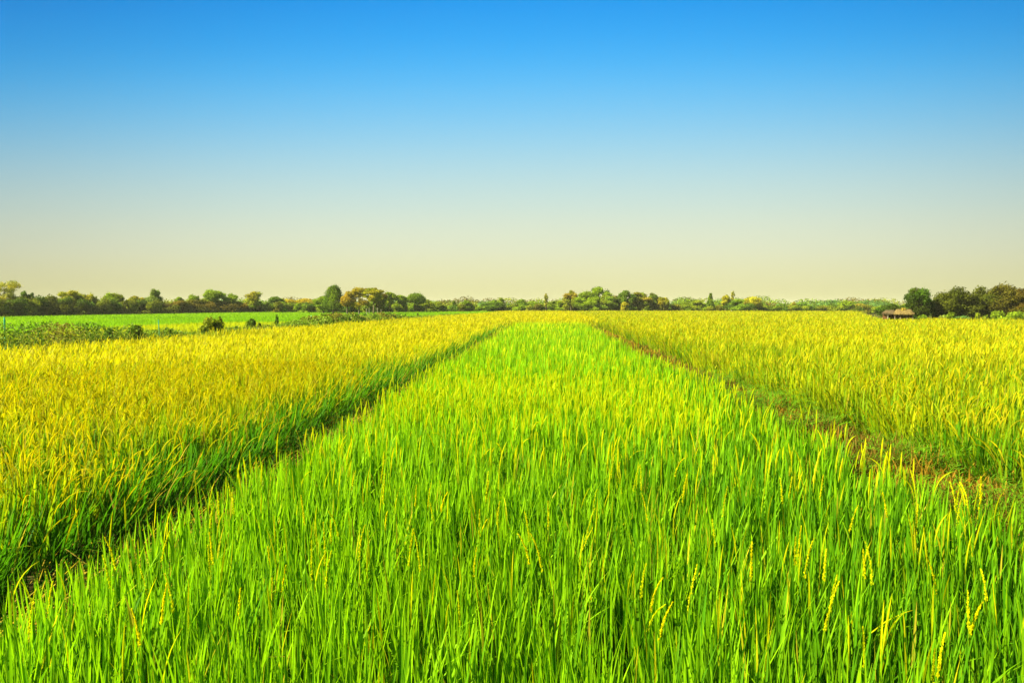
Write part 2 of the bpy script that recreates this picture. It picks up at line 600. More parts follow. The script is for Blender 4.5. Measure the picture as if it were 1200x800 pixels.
def bank(name, cx, half, height, y0, y1, step, seed):
    ys = np.arange(y0, y1, step)
    us = np.array([-1, -.75, -.45, -.15, .15, .45, .75, 1])
    prof = np.array([-.08, .45, .85, 1, 1, .85, .45, -.08])
    Y, U = np.meshgrid(ys, us, indexing='ij')
    PZ = np.broadcast_to(prof, U.shape)
    X = cx(Y) + U * half * (1 + .25 * (noise2(Y, U * 3, 1.1, seed) - .5))
    Z = PZ * height * (.8 + .4 * noise2(Y, U * 2, .7, seed + 1)) + .03 * (noise2(Y * 5, U * 5, .8, seed + 2) - .5)
    Z[:, 0] = Z[:, -1] = -.03
    ny, nu = X.shape
    i = (np.arange(ny - 1)[:, None] * nu + np.arange(nu - 1)[None, :]).ravel()
    G = Geo()
    G.add(np.stack([X, Y, Z], 2).reshape(-1, 3), np.stack([i, i + 1, i + nu + 1, i + nu], 1), (1, 1, 1))
    o = G.build(name, M_BUND)
    o['kind'] = 'structure'
    return o


bank('bund', lambda y: -2.97 + .007 * y + .05 * np.sin(y * .7), .42, .15, -2.5, 120, .3, 51)
bank('bund', lambda y: 3.75 - .005 * y + .06 * np.sin(y * .55), .72, .26, -2.5, 120, .3, 55)
bank('dyke', lambda y: dyke_x(y), 1.1, .45, 8, 118, .8, 59)
# the cross bund at the end of the green strip
xs = np.arange(-3.2, 9.0, .3)
grid_sheet('cross_bund', xs, 51.3 + np.array([-.6, -.3, 0, .3, .6]),
           lambda X, Y: .2 * (1 - ((Y - 51.3) / .6) ** 2) * (.8 + .4 * noise2(X, Y, .9, 61)) - .01, M_BUND)


# ------------------------------------------------------------------ weeds on the bunds
def bund_weeds():
    RUST, BROWN = np.array([.33, .18, .008]), np.array([.20, .125, .010])
    WEED, FRESH = np.array([.085, .17, .003]), np.array([.16, .36, .003])
    # right bund: rusty fine grass and spreading fresh green weeds
    G = Geo()
    for d0, d1 in zip(RINGS[:-1], RINGS[1:]):
        if d0 > 90:
            break
        d = max(2, (d0 + d1) / 2)
        rho, wm = lod(d)
        ins = lambda x, y: (x > 2.95) & (x < 4.85) & (y < 51)
        x, y = ring_points(ins, d0, d1, rho * 2.2)
        n = len(x)
        if n == 0:
            continue
        g = noise2(x * 1.4, y, .75, 71)
        r = noise2(x, y * .8, .9, 72)
        z = .24 * np.clip(1 - ((x - 3.75) / .8) ** 2, 0, 1) - .02
        tall = .13 + .36 * g ** 2 + .18 * rng.random(n) + .22 * np.clip((x - 3.6) / .9, 0, 1) * rng.random(n)
        tall *= np.interp(y, [4, 10, 20], [1, .75, .55])
        az = rng.uniform(0, 6.28, n)
        t0 = np.abs(rng.normal(.35, .3, n))
        t1 = t0 + np.abs(rng.normal(.6, .4, n))
        kind = np.where(rng.random(n) < sstep(.6, .8, g) * np.interp(y, [3, 9, 16], [1, .5, .2]), 1, 0)
        c0 = mixc(np.tile(BROWN, (n, 1)), RUST, sstep(.4, .6, r) + rng.normal(0, .2, n))
        c0 = mixc(c0, WEED, (rng.random(n) < .22) * .85)
        c1 = mixc(np.tile(WEED, (n, 1)), FRESH, rng.random(n))
        c = np.where(kind[:, None] == 1, c1, c0) * rng.uniform(.75, 1.25, n)[:, None]
        ribbons(G, np.stack([x, y, z], 1), az, t0, t1, tall, rng.uniform(.004, .009, n) * wm, BM_T, BM_P, c * .8, c, twist=rng.uniform(-.5, .5, n))
        # creeping stems with narrow leaflets (the fresh ferny patches)
        if d < 17:
            k = (rng.random(n) < .2) & (g > .56)
            sx, sy, sz, sa = x[k], y[k], z[k], az[k]
            m = len(sx)
            if m:
                sl = rng.uniform(.35, .75, m)
                ts = np.linspace(0, 1, 12)
                cc = mixc(np.tile(WEED, (m, 1)), FRESH, rng.random(m))
                C = ribbons(G, np.stack([sx, sy, sz], 1), sa, rng.uniform(.2, .7, m), rng.uniform(1.3, 1.9, m), sl,
                            np.full(m, .003) * wm, ts, np.ones(12), cc, cc)
                for s in (-1, 1):
                    q = C[:, 3:, :].reshape(-1, 3)
                    aa = np.repeat(sa, 9) + s * rng.uniform(.7, 1.3, len(q))
                    qq = np.repeat(cc, 9, 0) * rng.uniform(.8, 1.3, (len(q), 1))
                    ribbons(G, q, aa, rng.uniform(.9, 1.3, len(q)), rng.uniform(1.4, 2.0, len(q)), rng.uniform(.05, .09, len(q)),
                            np.full(len(q), .006) * wm, BF_T, [.5, 1, .1], qq, qq)
    o = G.build('bund_weeds', M_WEED)
    tag(o, 'rusty brown grass and fresh ferny green weeds sprawling over the wide bund', 'weeds', kind='stuff')
    # left bund: short grass, flattened dry straw
    G = Geo()
    for d0, d1 in zip(RINGS[:-1], RINGS[1:]):
        if d0 > 90:
            break
        d = max(2, (d0 + d1) / 2)
        rho, wm = lod(d)
        ins = lambda x, y: (x > -3.65) & (x < -2.35) & (y < 90)
        x, y = ring_points(ins, d0, d1, rho * 1.5)
        n = len(x)
        if n == 0:
            continue
        z = .15 * np.clip(1 - ((x + 2.97) / .45) ** 2, 0, 1) - .02
        f = noise2(x, y, .7, 75)
        lying = rng.random(n) < .45
        az = np.where(lying, rng.normal(.4, .9, n), rng.uniform(0, 6.28, n))
        t0 = np.where(lying, rng.uniform(.9, 1.3, n), np.abs(rng.normal(.3, .25, n)))
        t1 = np.where(lying, rng.uniform(1.3, 1.75, n), t0 + np.abs(rng.normal(.5, .4, n)))
        L = np.where(lying, rng.uniform(.35, .85, n), .10 + .25 * rng.random(n))
        c = mixc(np.tile(DEEP * .9, (n, 1)), GREEN * .7, rng.random(n))
        c = np.where((rng.random(n) < .2 + .5 * lying)[:, None], mixc(np.tile(STRAW, (n, 1)), GOLD, rng.random(n)), c)
        ribbons(G, np.stack([x, y, z], 1), az, t0, t1, L, rng.uniform(.004, .008, n) * wm, BM_T, BM_P, c * .8, c)
    o = G.build('bund_grass', M_WEED)
    tag(o, 'short grass and flattened dry straw along the narrow shaded bund', 'grass', kind='stuff')


bund_weeds()


# ------------------------------------------------------------------ foliage, shrubs and trees
def leaf_cloud(G, centres, radii, cols, n, size, squash=1.0, shell=.55, jit=.25):
    """leaf faces spread through ellipsoid lobes (centres (k,3), radii (k,3))"""
    k = len(centres)
    vol = radii.prod(1) ** (2 / 3)
    w = rng.choice(k, n, p=vol / vol.sum())
    u = rng.normal(size=(n, 3))
    u /= np.linalg.norm(u, axis=1, keepdims=True)
    r = shell + (1 - shell) * rng.random(n) ** .6
    r *= 1 + jit * rng.normal(0, .4, n)
    p = centres[w] + u * radii[w] * r[:, None]
    nr = u + rng.normal(0, .75, (n, 3))
    nr /= np.linalg.norm(nr, axis=1, keepdims=True)
    a = np.cross(nr, rng.normal(size=(n, 3)))
    a /= np.linalg.norm(a, axis=1, keepdims=True) + 1e-9
    b = np.cross(nr, a)
    s = size * rng.uniform(.6, 1.35, n)[:, None]
    V = np.stack([p - a * s, p + b * s * .55, p + a * s, p - b * s * .55], 1)
    keep = V[:, :, 2].min(1) > .02
    V = V[keep]
    c = cols[w][keep] * rng.uniform(.65, 1.35, (keep.sum(), 1))
    G.add(V.reshape(-1, 3), np.arange(len(V) * 4).reshape(-1, 4), np.repeat(c, 4, 0))


def tube(G, pts, rad, col=(1, 1, 1), sides=7):
    pts, rad = np.asarray(pts, float), np.asarray(rad, float)
    d = np.gradient(pts, axis=0)
    d /= np.linalg.norm(d, axis=1, keepdims=True)
    ref = np.array([1, .13, .07])
    a = np.cross(d, ref)
    a /= np.linalg.norm(a, axis=1, keepdims=True)
    b = np.cross(d, a)
    th = np.linspace(0, 2 * math.pi, sides, endpoint=False)
    V = pts[:, None, :] + rad[:, None, None] * (np.cos(th)[None, :, None] * a[:, None, :] + np.sin(th)[None, :, None] * b[:, None, :])
    k = len(pts)
    F = []
    for i in range(k - 1):
        for j in range(sides):
            q = (j + 1) % sides
            F.append((i * sides + j, i * sides + q, (i + 1) * sides + q, (i + 1) * sides + j))
    G.add(V.reshape(-1, 3), F, col)


TONE = dict(
    green=(.18, .255, .005), bright=(.25, .335, .005), dark=(.07, .135, .006), olive=(.24, .27, .008),
    gold=(.44, .37, .010), orange=(.52, .36, .012), rust=(.32, .23, .012), brown=(.13, .085, .005), yellow=(.42, .40, .010),
    pale=(.31, .32, .04), grey=(.19, .22, .03), grove=(.05, .062, .003), hedge=(.115, .125, .004), redhedge=(.13, .10, .005), fresh=(.17, .25, .012),
    blue=(.12, .22, .03))  # on far crowns, blue puts the haze of distance into the leaf colour


def crown_shape(w, h, zb, style, k, lobes):
    """lobe centres, radii for a crown w wide, from zb up to h"""
    ch = h - zb
    if style == 'airy':
        c = np.stack([rng.normal(0, .2, lobes) * w, rng.normal(0, .2, lobes) * w, zb + ch * rng.uniform(.08, .9, lobes)], 1)
        r = np.stack([w * rng.uniform(.12, .26, lobes)] * 2 + [ch * rng.uniform(.07, .15, lobes)], 1)
    elif style == 'pointed':
        t = rng.uniform(.05, .9, lobes)
        a = rng.uniform(0, 6.28, lobes)
        rr = w * .36 * (1 - t * .85)
        c = np.stack([rr * np.cos(a), rr * np.sin(a), zb + ch * t], 1)
        r = np.stack([w * (.30 - .2 * t)] * 2 + [ch * .17 * np.ones(lobes)], 1)
    elif style == 'spread':
        a, q = rng.uniform(0, 6.28, lobes), np.sqrt(rng.random(lobes))
        c = np.stack([w * .38 * q * np.cos(a), w * .38 * q * np.sin(a), zb + ch * (.72 - .35 * q * rng.random(lobes))], 1)
        r = np.stack([w * rng.uniform(.14, .24, lobes)] * 2 + [ch * rng.uniform(.14, .26, lobes)], 1)
    else:
        a, t = rng.uniform(0, 6.28, lobes), rng.uniform(0, 1, lobes)
        q = np.sqrt(np.clip(1 - (2 * t - 1) ** 2, 0, 1)) * rng.uniform(.5, 1, lobes)
        c = np.stack([w * .33 * q * np.cos(a), w * .33 * q * np.sin(a), zb + ch * (.18 + .66 * t)], 1)
        r = np.stack([w * rng.uniform(.09, .23, lobes)] * 2 + [ch * rng.uniform(.08, .19, lobes)], 1)
    return c, r


def make_tree(name, label, cat, px, D, top, wpx, tone, style='round', base=.35, second=None, cover=1.0, leaf=None,
              bark=M_BARK, group=None, trunk_r=None, wide=1.3):
    X = px_point(px, D)
    h = EYE - (top - 356) / 800.0 * D
    w = wpx / 800.0 * D * wide
    rt = empty(name, (X, D, 0), rng.uniform(0, 6.28))
    zb = h * base
    lobes = 24 if style != 'airy' else 32
    c, r = crown_shape(w, h, zb, style, 0, lobes)
    sw = (np.hypot(c[:, 0], c[:, 1]) + r[:, 0]).max()
    fx = min(1.6, .5 * w / sw * 1.08)
    c[:, :2] *= fx
    r[:, :2] *= fx
    # stretch so the crown really fills its height and width
    zt = (c[:, 2] + r[:, 2]).max()
    c[:, 2] = zb + (c[:, 2] - zb) * (h - zb) / max(.1, zt - zb)
    leaf = leaf or max(.05, .00095 * D)
    tones = np.array([TONE[tone], TONE[second or tone]])
    mixf = rng.random(lobes)[:, None] * (1 if second else 0)
    cols = (tones[0] * (1 - mixf) + tones[1] * mixf) * rng.uniform(.7, 1.3, (lobes, 1))
    area = (w * w * 1.6 + w * (h - zb) * 2.6)
    n = int(np.clip(cover * 3.4 * area / (leaf * leaf * 1.1), 250, 13000))
    if style == 'airy':
        n = int(n * .55)
    G = Geo()
    leaf_cloud(G, c, r, cols, n, leaf, shell=.35, jit=.38)
    G.build('crown', M_TREE, rt, smooth=False)
    T = Geo()
    tr = trunk_r or (.022 * h + .03)
    lean = rng.normal(0, .03, 2) * h
    zs = np.linspace(-.05, zb + (h - zb) * .6, 6)
    pts = np.stack([lean[0] * (zs / h) ** 2, lean[1] * (zs / h) ** 2, zs], 1)
    tube(T, pts, tr * np.linspace(1.25, .35, 6), sides=8)
    for q in rng.choice(lobes, 6, replace=False):
        s = pts[3 if c[q, 2] < zb + .4 * (h - zb) else 4]
        e = c[q]
        m = (s + e) / 2 + np.array([0, 0, -.05 * h])
        tube(T, [s, m, e], [tr * .45, tr * .3, tr * .12], sides=5)
    T.build('trunk', bark, rt)
    tag(rt, label, cat, group)
    return rt


def make_shrub(name, label, cat, loc, w, h, tone, second=None, leaf=.1, n=None, lobes=9, group=None, depth=None):
    G = Geo()
    a, q = rng.uniform(0, 6.28, lobes), np.sqrt(rng.random(lobes)) * .34
    dp = depth or w
    c = np.stack([w * q * np.cos(a), dp * q * np.sin(a), h * rng.uniform(.12, .78, lobes)], 1)
    r = np.stack([w * rng.uniform(.18, .29, lobes), dp * rng.uniform(.16, .27, lobes), h * rng.uniform(.17, .26, lobes)], 1)
    zt = (c[:, 2] + r[:, 2]).max()
    c[:, 2] *= h / zt
    t = np.array([TONE[tone], TONE[second or tone]])
    f = rng.random(lobes)[:, None]
    cols = (t[0] * (1 - f) + t[1] * f) * rng.uniform(.7, 1.3, (lobes, 1))
    n = n or int(np.clip(2.4 * (w * dp + 2.2 * max(w, dp) * h) / (leaf * leaf * 1.1), 150, 9000))
    leaf_cloud(G, c, r, cols, n, leaf, shell=.3)
    for i in range(lobes):
        p0 = np.array([c[i, 0] * .15, c[i, 1] * .15, -.03])
        tube(G, [p0, (p0 + c[i]) / 2 + [0, 0, .05 * h], c[i]], [.018 * h + .004, .012 * h + .003, .005 * h], (.09, .065, .035), 5)
    o = G.build(name, M_TREE, smooth=False, loc=loc)
    tag(o, label, cat, group)
    return o


HR = lambda px: 82 + px * .145          # distance of the hedgerow at photo column px


def T(*a, **k):
    return make_tree('tree', a[0], 'tree', *a[1:], **k)


GT = 'trees along the far edge of the fields'
# -- behind the hedgerow
T('tall pale yellowish airy tree rising at the very end of the hedgerow', 7, 88, 327, 26, 'pale', 'airy', .3, 'gold', group=GT)
T('small dark round tree beside the pale airy one, poking over the hedgerow', 30, 92, 339.5, 11, 'dark', 'round', .4, 'green', group=GT)
T('tiny dark sapling between the small dark round tree and the hedge hump', 39, 93, 342, 5.5, 'dark', 'round', .4, group=GT)
T('olive gold tree, larger of the gold pair above the dark hedge', 82, 97, 339.5, 19, 'olive', 'round', .3, 'gold', group=GT)
T('flatter golden tree, smaller of the gold pair above the dark hedge', 101, 99, 343, 19, 'gold', 'spread', .3, 'olive', group=GT)
T('leafy mid green tree between golden crowns over the hedgerow', 133, 105, 342, 21, 'bright', 'spread', .3, 'olive', group=GT)
T('dull golden tree just before the pointed grey green one', 160, 109, 346, 18, 'gold', 'round', .3, 'olive', group=GT)
T('pointed grey green tree above the hedgerow', 183, 110, 338, 21, 'grey', 'pointed', .3, 'fresh', group=GT)
T('low green tree at the start of the reddish hedge', 210, 115, 347.5, 13, 'olive', 'round', .3, 'green', group=GT)
T('small green tree tucked against the big round green one', 226, 117, 344.5, 15, 'green', 'round', .3, 'bright', group=GT)
T('big round bright green tree over the reddish hedge', 250, 119, 338.5, 22, 'bright', 'round', .25, 'green', group=GT)
T('smaller domed green tree over the reddish hedge, beside the big round one', 271, 121, 343.5, 16, 'green', 'round', .25, 'bright', group=GT)
T('ragged golden green tree at the end of the reddish hedge', 298, 124, 341, 22, 'gold', 'airy', .25, 'bright', cover=1.5, group=GT)
T('round dark green tree before the orange bushy trees', 324, 127, 347.5, 17, 'green', 'round', .25, 'dark', group=GT)
T('yellow orange bushy tree, wider of the autumn coloured pair', 340, 130, 350, 22, 'yellow', 'spread', .2, 'orange', group=GT)
T('rusty orange bushy tree, darker of the autumn coloured pair', 358, 131, 349.5, 18, 'orange', 'round', .2, 'gold', group=GT)
# -- the tall clump
T('tallest green tree with an uneven stepped crown, beside brown leaved trees', 391, 105, 332, 24, 'bright', 'pointed', .22, 'dark', cover=1.2, group=GT)
T('dark green tree at the foot of the tallest stepped tree', 379, 107, 346.5, 18, 'green', 'round', .25, 'bright', group=GT)
T('rust orange small tree touching the tallest green tree', 407, 103, 341, 16, 'orange', 'round', .35, 'rust', group=GT)
T('brown orange airy tree in the middle of the tall clump', 421, 103, 336, 26, 'rust', 'airy', .35, 'gold', cover=1.7, group=GT)
T('yellow green tree on a bare pale trunk', 438, 100, 336.5, 19, 'olive', 'round', .5, 'gold', bark=M_BARK_PALE, trunk_r=.13, group=GT)
T('olive brown tree leaning against the pale trunked one', 446, 104, 342, 14, 'olive', 'round', .2, 'brown', group=GT)
T('thin open crowned tree with sky showing through, past the tall clump', 457, 125, 342, 16, 'green', 'airy', .4, 'olive', cover=.9, group=GT)
T('slim mid green tree between the thin open tree and the spreading dark one', 469, 127, 345.5, 14, 'green', 'round', .25, 'bright', group=GT)
T('spreading dark green tree with a flat layered top', 486, 128, 343, 21, 'green', 'spread', .3, 'dark', group=GT)
T('low sloping green tree at the shoulder of the layered tree', 500, 132, 351, 16, 'bright', 'spread', .2, 'olive', group=GT)
# -- the low middle stretch
T('small olive tree in the low stretch, first past the layered tree', 513, 138, 353, 12, 'olive', 'round', .2, 'green', group=GT)
T('tiny dark green pointed tree in the low stretch', 532, 140, 352, 7.5, 'dark', 'pointed', .2, 'green', group=GT)
T('small round green tree with a flat foot in the low stretch', 547, 140, 352, 13, 'green', 'round', .2, group=GT)
T('wide dark green bushy tree in the low stretch', 577, 140, 351.5, 24, 'green', 'round', .12, 'dark', group=GT)
T('thin upright tree poking above the wide dark bushy one', 587, 142, 348.5, 11, 'green', 'airy', .25, 'pale', cover=1.3, group=GT)
T('small dark domed tree halfway between bushy tree and tall thin sapling', 611, 142, 350.5, 14, 'dark', 'round', .2, 'green', group=GT)
T('plain mid green tree under the tall thin sapling', 626, 143, 353, 15, 'green', 'round', .2, 'bright', group=GT)
T('tall thin pale sapling with sparse twigs', 640, 141, 343.5, 6, 'pale', 'airy', .35, 'gold', cover=.8, group=GT)
T('low olive tree between the sapling and the big central clump', 653, 142, 352.5, 16, 'olive', 'round', .2, 'green', group=GT)
# -- central clump
T('brownish topped tree at the edge of the big central clump', 669, 138, 340, 15, 'olive', 'round', .25, 'rust', group=GT)
T('broad green tree in the big central clump', 686, 136, 341, 28, 'green', 'round', .15, 'bright', group=GT)
T('highest green tree of the big central clump', 703, 137, 335.5, 22, 'bright', 'round', .2, 'dark', group=GT)
T('yellowish olive tree at the foot of the highest central one', 712, 135, 345.5, 21, 'olive', 'round', .12, 'fresh', group=GT)
T('faded pinkish brown sapling in the gap beside the central clump', 722, 144, 346, 7, 'rust', 'airy', .25, 'pale', cover=1.1, group=GT)
T('rounded dark green tree after the gap', 733, 136, 340, 20, 'green', 'round', .15, 'dark', group=GT)
T('small yellow tree in front of the rounded dark green one', 732, 133, 353.5, 8, 'gold', 'round', .1, 'yellow', group=GT)
T('brown tinged broad tree beside the rounded dark green one', 750, 137, 342, 19, 'rust', 'round', .2, 'green', group=GT)
T('dark narrow tree between two olive crowns', 765, 138, 343.5, 12, 'dark', 'round', .2, 'olive', group=GT)
T('low olive domed tree closing the row of crowns', 775, 138, 347.5, 18, 'olive', 'round', .15, 'gold', group=GT)
# -- toward the hut
T('low green tree alone in the dip of the tree line', 800, 142, 353.5, 15, 'olive', 'round', .15, 'green', group=GT)
T('small leafy tree before the dark narrow column', 817, 142, 351.5, 14, 'green', 'round', .15, 'olive', group=GT)
T('dark narrow column shaped tree', 832, 141, 343.5, 8, 'dark', 'pointed', .2, 'green', group=GT)
T('bright yellow upright tree beside the thin bare pole tree', 850, 136, 345, 9, 'yellow', 'round', .3, 'gold', group=GT)
T('thin bare pole like tree with a wisp of leaves', 858, 136, 341, 5, 'pale', 'airy', .6, 'gold', cover=.6, trunk_r=.07, group=GT)
T('dark green thicket tree between the two yellow ones', 866, 134, 350.5, 28, 'green', 'round', .1, 'dark', group=GT)
T('bright yellow broad topped tree above dark thicket', 880, 136, 347.5, 18, 'yellow', 'spread', .25, 'gold', group=GT)
T('short green tree just past the yellow broad topped one', 893, 140, 355, 9, 'fresh', 'round', .12, 'green', group=GT)
T('small pale green tree in the even low line toward the hut', 915, 146, 355, 12, 'green', 'round', .12, 'blue', group=GT)
T('tiny brownish tree in the even low line toward the hut', 930, 146, 354, 9, 'rust', 'round', .12, 'olive', group=GT)
T('domed green tree in the even low line toward the hut', 942, 146, 353.8, 17, 'green', 'round', .12, 'blue', group=GT)
T('small dark tree before the bright leafy crown near the hut', 975, 148, 355.5, 10, 'green', 'round', .12, 'dark', group=GT)
T('bright leafy crown standing highest near the hut', 991, 148, 352, 17, 'bright', 'round', .15, 'green', group=GT)
T('brownish low tree past the bright leafy crown', 1006, 150, 355.5, 14, 'rust', 'round', .12, 'olive', group=GT)
T('faint bluish green tree far behind the hut', 1031, 178, 354, 28, 'blue', 'round', .12, 'green', group=GT)
# -- the grove by the hut
T('low flat dark tree right behind the thatched roof', 1046, 68, 355.5, 34, 'grove', 'spread', .1, 'dark', leaf=.075, cover=1.0, wide=1.1)
T('airy dark green tree between the hut and the big grove', 1076, 61, 337.5, 32, 'dark', 'round', .1, 'grove', leaf=.075, cover=1.0, wide=1.1)
GG = 'massed trees of the grove by the hut'
for lab, px, top, w, D, t2 in (
        ('dark grove tree leaning into the airy green one', 1103, 343, 30, 62, 'hedge'),
        ('dark grove tree with a gold fringed low dome', 1126, 336.5, 36, 63, 'hedge'),
        ('wide dark grove tree in the middle of the mass', 1150, 336, 38, 64, 'hedge'),
        ('highest dark grove tree, with a brown tinged peak', 1172, 332.5, 34, 63, 'redhedge'),
        ('rust tinged grove tree dropping lower past the peak', 1194, 338.5, 34, 62, 'brown'),
        ('outermost dark grove tree cut off by the picture edge', 1222, 337, 40, 64, 'hedge')):
    make_tree('tree', lab, 'tree', px, D, top, w * 1.3, 'grove', 'round', .02, t2, cover=1.0, leaf=.085, group=GG, wide=1.0)
SH = 'shrubs in front of the grove'
for lab, px, top, w, t1, t2 in (
        ('small light green shrub close to the end of the hut', 1082, 368.5, 16, 'fresh', 'green'),
        ('yellow green rounded shrub in front of the dark grove', 1104, 368, 12, 'pale', 'fresh'),
        ('taller leafy green shrub under the dark grove', 1112, 364, 15, 'bright', 'green'),
        ('dark bluish green low shrub under the grove', 1125, 369, 18, 'dark', 'blue'),
        ('small pale shrub at the middle of the grove foot', 1135, 370, 7, 'pale', 'fresh'),
        ('thin olive shrub against the darkest part of the grove', 1150, 366, 14, 'olive', 'green'),
        ('large light green bush at the foot of the grove', 1181, 363.5, 30, 'fresh', 'bright'),
        ('pale bush at the outer end of the grove foot', 1202, 366, 16, 'pale', 'green')):
    D = 58.6
    make_shrub('shrub', lab, 'shrub', (px_point(px, D), D, 0), w / 800 * D, EYE - (top - 356) / 800 * D, t1, t2, leaf=.065, group=SH)

# -- hedgerow shrubs: a few sources, copied
GH, GR, GU = 'dark shrubs of the hedgerow', 'reddish shrubs of the hedgerow', 'low shrubs under the far trees'
LH = 'dense dark olive shrub in the hedgerow behind the bright green field'
LR = 'dense reddish brown shrub in the hedgerow behind the bright green field'
LU = 'low bushy shrub in the continuous belt under the far trees'


def spread_copies(sources, spots, label, group):
    used = set()
    for i, (px, D, w, h) in enumerate(spots):
        s = sources[i % len(sources)]
        o = s if s.name not in used else s.copy()
        if o is not s:
            COL.objects.link(o)
        used.add(s.name)
        o.location = (px_point(px, D), D, 0)
        o.rotation_euler = (0, 0, rng.uniform(0, 6.28))
        o.scale = (w / 4.0, w / 4.0, h / 3.0)
        tag(o, label, 'shrub', group)


def sources(tone, seconds, leaf):
    return [make_shrub('shrub', None, 'shrub', (0, 0, 0), 4.0, 3.0, tone, s, leaf=leaf, lobes=11) for s in seconds]


spots = []
for px in np.arange(-60, 206, 9.5):
    D = HR(px) + rng.uniform(-1.5, 1.5)
    top = np.interp(px, [-60, 0, 40, 60, 80, 120, 160, 200], [349, 349, 347, 344.5, 349, 350, 351, 352]) + rng.uniform(-1, 1.2)
    spots.append((px, D, 27 / 800 * D * rng.uniform(.85, 1.25), EYE - (top - 356) / 800 * D))
spread_copies(sources('hedge', ('hedge', 'olive', 'dark'), .12), spots, LH, GH)
spots = []
for px in np.arange(205, 300, 10):
    D = HR(px) + rng.uniform(-1.5, 1.5)
    top = np.interp(px, [205, 240, 280, 300], [352, 350.5, 352, 355]) + rng.uniform(-1, 1)
    spots.append((px, D, 27 / 800 * D * rng.uniform(.85, 1.25), EYE - (top - 356) / 800 * D))
spread_copies(sources('redhedge', ('rust', 'hedge'), .13), spots, LR, GR)
spots = []
for px in np.arange(303, 1046, 8.5):
    D = np.interp(px, [300, 380, 450, 520, 660, 780, 880, 1040], [127, 118, 122, 138, 140, 140, 138, 150]) + rng.uniform(-1.5, 4)
    top = np.interp(px, [300, 380, 450, 520, 600, 700, 780, 860, 900, 1040], [355, 354, 354, 357, 356, 355, 357, 356, 357.5, 358]) + rng.uniform(-1.2, 1.2)
    spots.append((px, D, 18 / 800 * D * rng.uniform(.85, 1.4), EYE - (top - 356) / 800 * D))
us = sources('green', ('olive', 'bright', 'dark'), .17) + sources('olive', ('redhedge', 'green'), .17)
spread_copies(us, spots, LU, GU)


# -- the far-off wood behind everything, one mass
def far_wood():
    G = Geo()
    k = 330
    ang = rng.uniform(R(-56), R(56), k)
    D = rng.uniform(175, 235, k)
    h = rng.uniform(2.6, 3.9, k) * D / 180
    c = np.stack([D * np.sin(ang), D * np.cos(ang), h * rng.uniform(.3, .62, k)], 1)
    r = np.stack([rng.uniform(2.5, 5, k), rng.uniform(2.5, 5, k), h * .38], 1)
    t = np.array([TONE['green'], TONE['olive'], TONE['blue'], TONE['redhedge']])[rng.integers(0, 4, k)]
    leaf_cloud(G, c, r, t, 130000, .24, shell=.4, jit=.12)
    tag(G.build('distant_wood', M_TREE, smooth=False), 'low far-off wood closing the horizon behind the nearer trees', 'wood', kind='stuff')


far_wood()


# ------------------------------------------------------------------ the weedy dyke
def dyke_weeds():
    G = Geo()
    n = 85000
    y = 12 + 75 * rng.random(n) ** 1.5
    u = rng.normal(0, .55, n)
    x = dyke_x(y) + u * 1.0
    H = np.interp(y, [12, 19, 23, 25, 27, 29, 38, 42, 56, 62, 90], [1.62, 1.62, 1.55, 1.3, 1.0, .92, .92, 1.32, 1.32, .88, .78])
    H = H * (.78 + .42 * noise2(x, y, 1.1, 81)) * np.clip(1 - (u / 1.6) ** 2, .3, 1)
    z = H * rng.random(n) ** .6
    p = np.stack([x, y, z], 1)
    nr = rng.normal(size=(n, 3)) + [0, 0, .6]
    nr /= np.linalg.norm(nr, axis=1, keepdims=True)
    a = np.cross(nr, rng.normal(size=(n, 3)))
    a /= np.linalg.norm(a, axis=1, keepdims=True)
    b = np.cross(nr, a)
    s = (rng.uniform(.03, .06, n) * np.clip(y / 22, .8, 1.9))[:, None]
    fl = (rng.random(n) < .08) & (z > .35 * H)
    s[fl] *= .6
    V = np.stack([p - a * s, p + b * s * .5, p + a * s, p - b * s * .5], 1)
    f = noise2(x, y, 1.7, 82)
    c = mixc(np.tile([.08, .16, .006], (n, 1)), np.array([.24, .34, .012]), f * 1.2 - .1 + rng.normal(0, .2, n))
    c = mixc(c, np.array([.28, .19, .02]), (noise2(x, y, 1.2, 83) > .68) * .6)
    c[fl] = [.62, .58, .12]
    G.add(V.reshape(-1, 3), np.arange(n * 4).reshape(-1, 4), np.repeat(c * rng.uniform(.7, 1.3, (n, 1)), 4, 0))
    m = 9000
    y = 12 + 75 * rng.random(m) ** 1.4
    x = dyke_x(y) + rng.normal(0, .7, m)
    L = np.interp(y, [12, 23, 27, 38, 42, 56, 62, 90], [1.3, 1.25, 1, 1, 1.15, 1.15, .95, .85]) * rng.uniform(.55, 1.08, m)
    c = mixc(np.tile([.15, .28, .008], (m, 1)), np.array([.42, .38, .02]), rng.random(m))
    ribbons(G, np.stack([x, y, np.full(m, .05)], 1), rng.uniform(0, 6.28, m), np.abs(rng.normal(.1, .1, m)),
            np.abs(rng.normal(.5, .4, m)), L, .012 * np.clip(y / 15, 1, 4), BM_T, BM_P, c * .8, c)
    tag(G.build('dyke_weeds', M_WEED, smooth=False), 'tangled grey green weeds with pale flecks covering the raised dyke', 'weeds', kind='stuff')


dyke_weeds()


def dyke_bush(label, px, D, top, wpx, t1, t2='dark', name='bush'):
    return make_shrub(name, label, 'bush', (px_point(px, D), D, .1), wpx / 800 * D, EYE - .1 - (top - 356) / 800 * D, t1, t2, leaf=.05 + .0006 * D,
                      group='bushes on the dyke')


